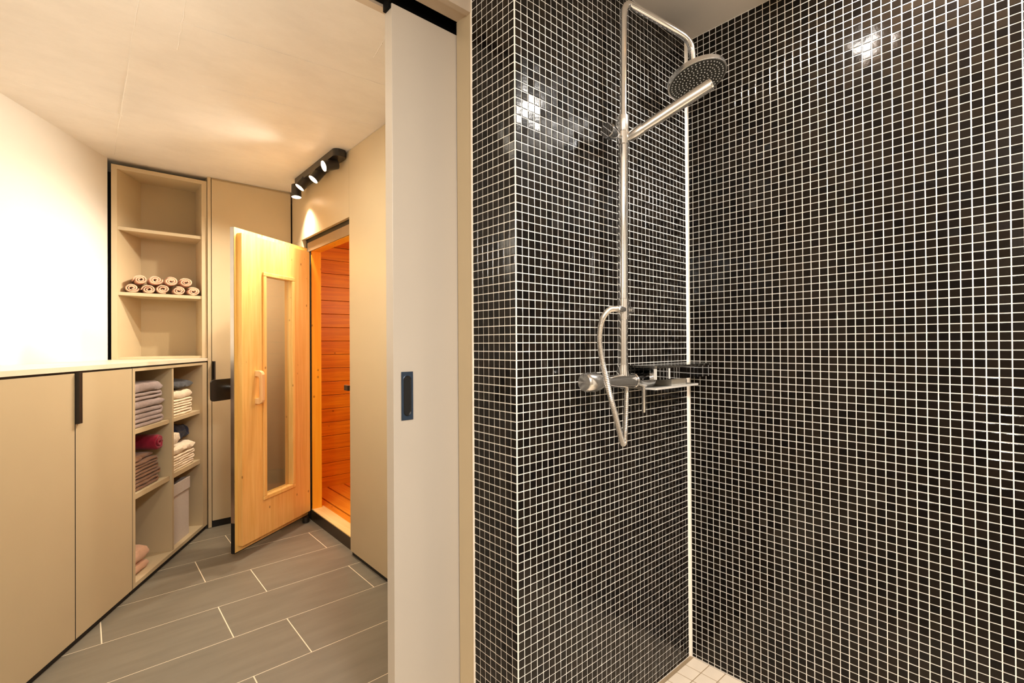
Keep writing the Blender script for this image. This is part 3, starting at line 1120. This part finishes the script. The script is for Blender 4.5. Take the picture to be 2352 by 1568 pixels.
# rain head
hc = Vector((-0.185, -0.14, 2.020))
hn = Vector((0.004, -0.258, -0.966)).normalized()
bm = bmesh.new()
lathe(bm, [(-0.040, 0.004), (-0.038, 0.016), (-0.026, 0.020), (-0.022, 0.040), (-0.018, 0.085), (-0.014, 0.0925), (0.0, 0.0935), (0.002, 0.092), (0.002, 0.0885)], hc, hn, n=48, closed=False)
head = SO('rain_head', bm, CHROME2)
bm = bmesh.new()
lathe(bm, [(-0.004, 0.0885), (0.0012, 0.0885)], hc, hn, n=48)
SO('spray_plate', bm, RUBBER, head)
bm = bmesh.new()
lathe(bm, [(-0.006, 0.013), (0.012, 0.013), (0.014, 0.009)], hc - hn * 0.052, hn, n=18)
SO('ball_joint', bm, CHROME, head)
bm = bmesh.new()
hu = hn.orthogonal().normalized()
hw_ = hn.cross(hu)
for ring in range(1, 8):
    rr = 0.0115 * ring
    cnt = 6 * ring
    for k in range(cnt):
        a = 2 * math.pi * k / cnt + ring * 0.2
        p = hc + (hu * math.cos(a) + hw_ * math.sin(a)) * rr
        lathe(bm, [(0.0005, 0.0026), (0.0032, 0.0016), (0.0036, 0.0006)], p, hn, n=6, closed=False)
o = SO('nozzles', bm, NOZ, head)
o['kind'] = 'stuff'

# hand shower stick in the slider
hs = thing('hand_shower', 'chrome stick hand shower resting in the slider of the column', 'hand shower', hsA)
L_ = (hsB - hsA).length
bm = bmesh.new()
lathe(bm, [(0.004, 0.011), (0.012, 0.0125), (0.05, 0.0150), (0.10, 0.0162), (L_ - 0.004, 0.0168), (L_, 0.0160)], (0, 0, 0), hd, n=28)
obj('stick', bm, CHROME2, hs, smooth=True)
bm = bmesh.new()
lathe(bm, [(L_ + 0.0003, 0.0162), (L_ + 0.005, 0.0172), (L_ + 0.006, 0.015)], (0, 0, 0), hd, n=28)
obj('end_ring', bm, CHROME, hs, smooth=True)
bm = bmesh.new()
lathe(bm, [(L_ + 0.0062, 0.0145), (L_ + 0.0075, 0.0140)], (0, 0, 0), hd, n=28)
obj('spray_face', bm, RUBBER, hs)

# lower collar with hose union and screw
bm = bmesh.new()
lathe(bm, [(0, 0.0165), (0.001, 0.0175), (0.062, 0.0175), (0.063, 0.0165)], (RX - 0.003, RY, 1.232), (0, 0, 1), n=24)
lc = SO('lower_collar', bm, CHROME)
bm = bmesh.new()
lathe(bm, [(0.010, 0.010), (0.030, 0.011), (0.048, 0.0115), (0.052, 0.009)], (RX - 0.003, RY - 0.004, 1.262), (-1, -0.25, -0.02), n=18)
SO('hose_union', bm, CHROME2, lc)
bm = bmesh.new()
lathe(bm, [(0.012, 0.005), (0.024, 0.0055), (0.026, 0.010), (0.036, 0.0105), (0.038, 0.006)], (RX - 0.003, RY, 1.262), (1, -0.1, 0), n=14)
SO('clamp_screw', bm, CHROME, lc)

# mixer valve
MZ, MY = 1.050, -0.060
mx = thing('mixer_tap', 'chrome thermostatic mixer tap at the foot of the shower riser', 'tap', (RX, 0.0, 1.0))
MO = Vector((RX, 0, 1.0))


def MOB(name, bm, m, parent=None):
    bmesh.ops.translate(bm, vec=-MO, verts=bm.verts)
    return obj(name, bm, m, parent or mx, smooth=True)


bm = bmesh.new()
lathe(bm, [(0, 0.016), (0.004, 0.0175), (0.012, 0.0175), (0.016, 0.016), (0.05, 0.0185), (0.13, 0.0205), (0.135, 0.0205)], (-0.578, MY, 1.053), (1, 0, -0.03), n=28)
MOB('valve_body', bm, CHROME)
bm = bmesh.new()
lathe(bm, [(0, 0.0205), (0.002, 0.0225), (0.008, 0.0225), (0.010, 0.021), (0.055, 0.0225), (0.088, 0.0235), (0.093, 0.022), (0.094, 0.016), (0.094, 0.0)], (-0.440, MY, 1.049), (1, 0, -0.03), n=28, closed=False)
rh_ = MOB('diverter_handle', bm, CHROME)
bm = bmesh.new()
lathe(bm, [(0.012, 0.0065), (0.092, 0.0060), (0.094, 0.005)], (-0.388, MY - 0.004, 1.042), (0, 0, -1), n=16)
MOB('lever', bm, CHROME2, rh_)
bm = bmesh.new()
lathe(bm, [(0, 0.0), (0.002, 0.022), (0.008, 0.027), (0.050, 0.0265), (0.062, 0.0255), (0.075, 0.0185), (0.078, 0.015), (0.090, 0.0145)], (-0.668, MY, 1.056), (1, 0, -0.03), n=10, closed=False)
MOB('temperature_knob', bm, CHROME2)
for xx, nm in ((-0.555, 'wall_union'), (-0.415, 'wall_union')):
    bm = bmesh.new()
    lathe(bm, [(0, 0.030), (0.004, 0.030), (0.012, 0.020), (0.014, 0.013), (0.048, 0.013)], (xx, -0.0015, 1.048), (0, -1, 0), n=24)
    MOB(nm, bm, CHROME)
bm = bmesh.new()
lathe(bm, [(0, 0.019), (0.012, 0.0185), (0.022, 0.0170), (0.034, 0.0162), (0.035, 0.0145)], (RX - 0.007, RY, 1.064), (0, 0, 1), n=24)
MOB('riser_union', bm, CHROME)
bm = bmesh.new()
lathe(bm, [(0, 0.008), (0.020, 0.008), (0.022, 0.007)], (-0.469, -0.058, 1.034), (0, 0, -1), n=16)
MOB('hose_outlet', bm, CHROME)

# flexible hose
hpth = [(-0.528, -0.071, 1.2605), (-0.545, -0.076, 1.2605), (-0.588, -0.085, 1.254), (-0.630, -0.095, 1.225), (-0.648, -0.10, 1.178), (-0.648, -0.105, 1.131), (-0.638, -0.11, 1.079),
        (-0.616, -0.11, 1.018), (-0.578, -0.10, 0.954), (-0.535, -0.085, 0.892), (-0.504, -0.07, 0.868), (-0.482, -0.06, 0.882), (-0.472, -0.057, 0.938), (-0.469, -0.058, 1.013)]
dense = catmull(hpth, 26)
bm = bmesh.new()
tube(bm, [Vector(p) - Vector((-0.55, 0, 0.9)) for p in dense], lambda i: 0.0074 + 0.0009 * (1 if i % 2 else -1), n=12)
o = obj('shower_hose', bm, HOSE, smooth=True)
o.location = (-0.55, 0, 0.9)
tag(o, 'ribbed steel hose looping in front of the mixer tap', 'hose')

# shower shelf: mirror-fronted tray over a white rack
st = thing('shower_shelf', 'mirror chrome shower shelf beside the mixer in the tiled corner', 'shelf', (-0.25, 0.0, 1.05))
SV = Vector((-0.25, 0, 1.05))


def SVB(name, m, *a, bev=0.0):
    bm = bmesh.new()
    box(bm, *a, bev=bev)
    bmesh.ops.translate(bm, vec=-SV, verts=bm.verts)
    return obj(name, bm, m, st)


bm = bmesh.new()
fr = []
n_ = 14
for k in range(n_ + 1):
    t = k / n_
    x = -0.398 + t * 0.336
    yb = -0.114 - 0.008 * math.sin(math.pi * t)
    zb = 1.0500 - 0.002 * t
    fr.append((x, yb, zb))
va = [bm.verts.new((x, y, zb)) for x, y, zb in fr]
vb = [bm.verts.new((x, y, 1.0850)) for x, y, zb in fr]
yk = lambda x: -0.092 if x < -0.338 else -0.012
vc = [bm.verts.new((x, yk(x), zb)) for x, y, zb in fr]
vd = [bm.verts.new((x, yk(x), 1.0850)) for x, y, zb in fr]
fs = []
for k in range(n_):
    fs += [bm.faces.new((va[k], va[k + 1], vb[k + 1], vb[k])), bm.faces.new((vc[k], vc[k + 1], vd[k + 1], vd[k])),
           bm.faces.new((vb[k], vb[k + 1], vd[k + 1], vd[k])), bm.faces.new((va[k], va[k + 1], vc[k + 1], vc[k]))]
fs += [bm.faces.new((va[0], vb[0], vd[0], vc[0])), bm.faces.new((va[-1], vb[-1], vd[-1], vc[-1]))]
bmesh.ops.recalc_face_normals(bm, faces=fs)
bmesh.ops.translate(bm, vec=-SV, verts=bm.verts)
obj('tray', bm, MIRRC, st)
bm = bmesh.new()
prism(bm, [(x, y - 0.003) for x, y, _ in fr] + [(-0.060, -0.006), (-0.40, -0.006)], 1.0853, 1.0925)
bmesh.ops.translate(bm, vec=-SV, verts=bm.verts)
obj('top_plate', bm, mat('smoked_chrome', (0.32, 0.31, 0.29), 0.12, metal=1.0), st)
SVB('side_plate', WPLAST, -0.4005, -0.3985, -0.117, -0.108, 1.052, 1.084)
SVB('side_plate', WPLAST, -0.3340, -0.3310, -0.1215, -0.117, 1.052, 1.084)
SVB('rack_board', WPLAST, -0.378, -0.115, -0.100, -0.004, 1.018, 1.0245)
for xx in (-0.325, -0.16):
    SVB('rack_post', BLACKM, xx, xx + 0.008, -0.03, -0.018, 1.0246, 1.0478)
SVB('rack_block', WPLAST, -0.27, -0.18, -0.092, -0.012, 1.0246, 1.0460, bev=0.002)

# ------------------------------------------------------------------ textiles


def ribbon(path, h, depth, bend=0.0, seed=0, wob=0.003, front=0.012, nsec=9):
    """path: (x,z) centreline of the folded cloth; extruded along +y (into the shelf)"""
    bm = bmesh.new()
    P = [Vector((x, 0, z)) for x, z in path]
    n = len(P)
    L_, R_ = [], []
    for i in range(n):
        t = (P[min(i + 1, n - 1)] - P[max(i - 1, 0)]).normalized()
        nn = Vector((-t.z, 0, t.x))
        e = min(i, n - 1 - i)
        k = (0.45, 0.85, 1.0)[min(e, 2)]
        L_.append((P[i], nn, h * k))
    ys = [0.0, front * 0.25, front] + [front + (depth - front * 2) * (k + 1) / (nsec - 5) for k in range(nsec - 6)] + [depth - front, depth]
    ks = [0.35, 0.80, 1.0] + [1.0] * (nsec - 6) + [1.0, 0.4]
    rings = []
    for y, k in zip(ys, ks):
        ring = []
        for side in (1, -1):
            seq = L_ if side == 1 else L_[::-1]
            for c, nn, hh in seq:
                p = c + nn * hh * side * k
                p.y = y
                q = Vector((p.x * 22 + seed * 13.7, y * 18, p.z * 40))
                d = wob * noise.noise(q)
                p += nn * d * side
                p.y += wob * 1.3 * noise.noise(q + Vector((5, 5, 5)))
                ring.append(bm.verts.new(p))
        rings.append(ring)
    m = 2 * n
    fs = []
    for a, b_ in zip(rings[:-1], rings[1:]):
        for i in range(m):
            fs.append(bm.faces.new((a[i], a[(i + 1) % m], b_[(i + 1) % m], b_[i])))
    for ring in (rings[0], rings[-1]):
        for i in range(n - 1):
            fs.append(bm.faces.new((ring[i], ring[i + 1], ring[m - 2 - i], ring[m - 1 - i])))
    bmesh.ops.recalc_face_normals(bm, faces=fs)
    return bm


def ufold(x0, x1, zb, zt, h, seed=0, sag=0.002):
    """two layers joined by a round fold at x1"""
    zc0, zc1 = zb + h, zt - h
    r = (zc1 - zc0) / 2
    pts = []
    N_ = 12
    for k in range(N_ + 1):
        x = x0 + (x1 - r - h - x0) * k / N_
        pts.append((x, zc1 + sag * noise.noise(Vector((x * 14, seed * 3.1, 0)))))
    for k in range(1, 8):
        a = math.pi / 2 - math.pi * k / 8
        pts.append((x1 - r - h + r * math.cos(a), (zc0 + zc1) / 2 + r * math.sin(a)))
    for k in range(N_ + 1):
        x = x1 - r - h + (x0 - x1 + r + h) * k / N_
        pts.append((x, zc0 + sag * 0.4 * noise.noise(Vector((x * 14, seed * 3.1 + 9, 0)))))
    return pts


def single(x0, x1, zb, zt, seed=0, sag=0.003, droop=0.0):
    h = (zt - zb) / 2
    pts = []
    for k in range(17):
        t = k / 16
        x = x0 + h * 0.6 + (x1 - x0 - h * 1.2) * t
        pts.append((x, (zb + zt) / 2 + sag * noise.noise(Vector((x * 12, seed * 4.3, 1))) - droop * max(0, t - 0.8) ** 2 * 20))
    return pts, h


def cloth(name, m, bm, lab, cat, x, y, zz, group=None):
    """bm in cabinet-local coords; the object's base is at x, y, zz there"""
    bmesh.ops.translate(bm, vec=(-x, 0, -zz), verts=bm.verts)
    o = obj(name, bm, m, smooth=True)
    p = E0 + D * x + DEP * y
    o.location = (p.x, p.y, zz)
    o.rotation_euler = (0, 0, ANG)
    return tag(o, lab, cat, group)


ORD = ['topmost', 'second from the top', 'third from the top', 'fourth from the top', 'lowest']
# mauve-grey towels, upper compartment nearest the cabinet doors
gx0 = -0.815
gz = [(0.7625, 0.803, 'u', -0.495), (0.8035, 0.852, 'u', -0.492), (0.8525, 0.893, 's', -0.480), (0.8935, 0.930, 'u', -0.500), (0.9305, 0.982, 's', -0.494)]
for k, (zb, zt, kd, x1) in enumerate(gz):
    if kd == 'u':
        h = (zt - zb) / 4 - 0.0006
        bm = ribbon(ufold(gx0, x1, zb, zt, h, k), h, 0.30, seed=k, wob=0.002)
    else:
        pts, h = single(gx0, x1, zb + 0.001, zt - 0.001, k, 0.003, 0.008 if k == 4 else 0.003)
        bm = ribbon(pts, h, 0.30, seed=k, wob=0.004, front=0.02)
    i = 4 - k
    cloth('folded_towel', F_GREY, bm, f'mauve grey folded towel, {ORD[i]} in its stack of five', 'towel', -0.65, 0.028 + 0.004 * (k % 2), zb, 'mauve grey towels in the shelf unit')
# cream towels below the slate garment
cz = [(0.7625, 0.796, -0.148), (0.7965, 0.826, -0.150), (0.8265, 0.856, -0.145), (0.8565, 0.906, -0.136)]
for k, (zb, zt, x1) in enumerate(cz):
    if k < 3:
        h = (zt - zb) / 4 - 0.0005
        bm = ribbon(ufold(-0.436, x1, zb, zt, h, 20 + k), h, 0.30, seed=20 + k, wob=0.002)
    else:
        pts, h = single(-0.436, x1, zb, zt, 23, 0.004, 0.004)
        bm = ribbon(pts, h, 0.30, seed=23, wob=0.003, front=0.02)
    cloth('folded_towel', F_CREAM, bm, f'cream folded towel, {["lowest", "second from the bottom", "third from the bottom", "topmost"][k]} of the cream stack under the slate garment', 'towel', -0.3, 0.03, zb, 'cream towels under the slate garment')
pts, h = single(-0.428, -0.128, 0.914, 0.962, 31, 0.006, 0.006)
bm = ribbon(pts, h, 0.28, seed=31, wob=0.011, front=0.03)
cloth('folded_garment', F_NAVY, bm, 'dark slate folded garment on top of the straight cream towel stack', 'clothing', -0.28, 0.03, 0.908)
# brown towels in the middle compartment
bz = [(0.4555, 0.492, -0.540), (0.4925, 0.527, -0.520), (0.5275, 0.560, -0.545), (0.5605, 0.592, -0.552)]
for k, (zb, zt, x1) in enumerate(bz):
    h = (zt - zb) / 4 - 0.0004
    bm = ribbon(ufold(-0.818, x1, zb, zt, h, 40 + k, 0.004), h, 0.30, seed=40 + k, wob=0.003)
    cloth('folded_towel', F_BROWN, bm, f'brown folded towel, {["lowest", "second from the bottom", "third from the bottom", "fourth from the bottom"][k]} of the brown stack', 'towel', -0.68, 0.03, zb, 'brown towels in the shelf unit')
pts, h = single(-0.818, -0.700, 0.5935, 0.622, 46, 0.003, 0.0)
cloth('folded_towel', F_BROWN, ribbon(pts, h, 0.28, seed=46, wob=0.004, front=0.02), 'brown half-width folded towel lying under the small brown roll', 'towel', -0.76, 0.03, 0.5935)
pts, h = single(-0.695, -0.555, 0.5935, 0.615, 47, 0.003, 0.0)
cloth('folded_towel', F_BROWN, ribbon(pts, h, 0.26, seed=47, wob=0.004, front=0.02), 'brown thin folded towel directly under the burgundy roll', 'towel', -0.62, 0.05, 0.5935)


def spiral(rad, turns=2.6, inner=0.22, sq=0.86, a0=0.0, n=44):
    pts = []
    for k in range(n + 1):
        t = k / n
        a = a0 + 2 * math.pi * turns * t
        r = rad * (inner + (1 - inner) * t)
        pts.append((r * math.cos(a), r * math.sin(a) * sq))
    return pts


def roll_bm(R, depth, sq, a0, seed, turns=2.6, wob=0.0012):
    h = R * 0.78 / (turns + 0.35) * 0.5 * 0.86
    pts = spiral(R - h, turns, 0.20, sq, a0)
    bm = ribbon(pts, h, depth, seed=seed, wob=wob, front=0.010, nsec=8)
    return bm


bm = roll_bm(0.030, 0.20, 0.92, 2.2, 61, 1.6, 0.003)
bmesh.ops.translate(bm, vec=(-0.770, 0, 0.650), verts=bm.verts)
cloth('rolled_towel', F_BROWN, bm, 'small brown rolled towel on top of the brown stack', 'towel', -0.770, 0.04, 0.6225)
bm = roll_bm(0.050, 0.24, 0.92, 0.6, 62, 1.9, 0.006)
bmesh.ops.translate(bm, vec=(-0.555, 0, 0.663), verts=bm.verts)
o = cloth('rolled_towel', F_RED, bm, 'burgundy rolled towel lying on the brown towels', 'towel', -0.555, 0.022, 0.617)
# cream uneven stack, middle compartment beside the divider
c2 = [(0.4555, 0.482, -0.128), (0.4825, 0.510, -0.118), (0.5105, 0.540, -0.115), (0.5405, 0.598, -0.102)]
for k, (zb, zt, x1) in enumerate(c2):
    if k < 3:
        h = (zt - zb) / 4 - 0.0004
        bm = ribbon(ufold(-0.438, x1, zb, zt, h, 70 + k, 0.003), h, 0.30, seed=70 + k, wob=0.003)
    else:
        pts, h = single(-0.438, x1, zb + 0.002, zt - 0.008, 73, 0.010, 0.004)
        bm = ribbon(pts, h, 0.30, seed=73, wob=0.008, front=0.03)
    cloth('folded_towel', F_CREAM, bm, f'cream folded towel, {["lowest", "second from the bottom", "third from the bottom", "thick topmost one"][k]} of the uneven stack above the storage box', 'towel', -0.28, 0.03, zb, 'cream towels above the storage box')
pts, h = single(-0.436, -0.285, 0.604, 0.668, 81, 0.006, 0.01)
F_SPOT = fabric('cream_spotted_cloth', srgb(232, 216, 190), 0.2)
cloth('folded_garment', F_SPOT, ribbon(pts, h, 0.26, seed=81, wob=0.006, front=0.03), 'cream folded cloth beside the crumpled dark one on the uneven stack', 'clothing', -0.36, 0.03, 0.602)
pts, h = single(-0.278, -0.088, 0.606, 0.690, 83, 0.02, 0.0)
cloth('crumpled_garment', F_NAVY2, ribbon(pts, h, 0.20, seed=83, wob=0.022, front=0.05), 'dark navy crumpled garment on the uneven cream stack', 'clothing', -0.18, 0.07, 0.600)
# blush cushions
pts, h = single(-0.818, -0.622, 0.048, 0.092, 91, 0.003, 0.004)
cloth('folded_blanket', F_BLUSH, ribbon(pts, h, 0.26, seed=91, wob=0.003, front=0.02), 'flat blush folded blanket lying on the cabinet floor', 'blanket', -0.72, 0.035, 0.0465)
pts, h = single(-0.818, -0.618, 0.098, 0.166, 92, 0.003, 0.008)
cloth('folded_blanket', F_BLUSH, ribbon(pts, h, 0.27, seed=92, wob=0.003, front=0.035), 'thick blush folded blanket on top of the flat blush one', 'blanket', -0.72, 0.032, 0.094)

# pink rolled towels in the bookcase
random.seed(21)
rolls = [(-1.476, 1.507, 0), (-1.398, 1.507, 0), (-1.326, 1.507, 0), (-1.249, 1.508, 0), (-1.172, 1.507, 0),
         (-1.437, 1.562, 1), (-1.363, 1.562, 1), (-1.288, 1.562, 1), (-1.211, 1.561, 1)]
names = ['first from the plaster wall', 'second from the plaster wall', 'third from the plaster wall', 'fourth from the plaster wall', 'fifth from the plaster wall']
for k, (x, zc, lv) in enumerate(rolls):
    wide = 0.0375 + random.uniform(-0.0012, 0.0012)
    bm = roll_bm(wide, 0.17, 0.76, random.uniform(0, 6.28), 100 + k, 2.3, 0.002)
    zb = min(v.co.z for v in bm.verts)
    bmesh.ops.translate(bm, vec=(0, 0, -zb), verts=bm.verts)
    o = obj('rolled_towel', bm, F_PINK, smooth=True)
    o.location = (x, YT + 0.018 + random.uniform(0, 0.006), 1.4785 if lv == 0 else 1.5335)
    tag(o, f'pale pink rolled towel in the {"bottom" if lv == 0 else "upper"} row, {names[k if lv == 0 else k - 5]}', 'towel', 'pink rolled towels on the bookcase shelf')

# storage box
sbx = thing('storage_box', 'grey felt storage box with a turned-down cuff at the bottom of the shelf unit', 'box', E0 + D * (-0.318) + DEP * 0.03 + Vector((0, 0, 0.0465)), ANG)
w2, dp, hh = 0.118, 0.30, 0.336
B('front_wall', F_BOX, sbx, -w2, w2, 0.0, 0.005, 0.0, hh)
B('rear_wall', F_BOX, sbx, -w2, w2, dp - 0.005, dp, 0.0, hh)
B('side_wall', F_BOX, sbx, -w2, -w2 + 0.005, 0.005, dp - 0.005, 0.0, hh)
B('side_wall', F_BOX, sbx, w2 - 0.005, w2, 0.005, dp - 0.005, 0.0, hh)
B('base', F_BOX, sbx, -w2 + 0.005, w2 - 0.005, 0.005, dp - 0.005, 0.0, 0.005)
B('cuff', F_BOX, sbx, -w2 - 0.004, w2 + 0.004, -0.006, -0.0005, hh - 0.064, hh + 0.002, bev=0.002)
pts, h = single(-0.43, -0.36, 0.405, 0.43, 120, 0.004, 0.0)
pts = [(x, zz - 0.045) for x, zz in pts]
bm = ribbon(pts, h, 0.12, seed=121, wob=0.006, front=0.02)
cloth('yellow_cloth', F_YEL, bm, 'yellow cloth peeping out of the grey storage box', 'cloth', -0.395, 0.05, 0.36)
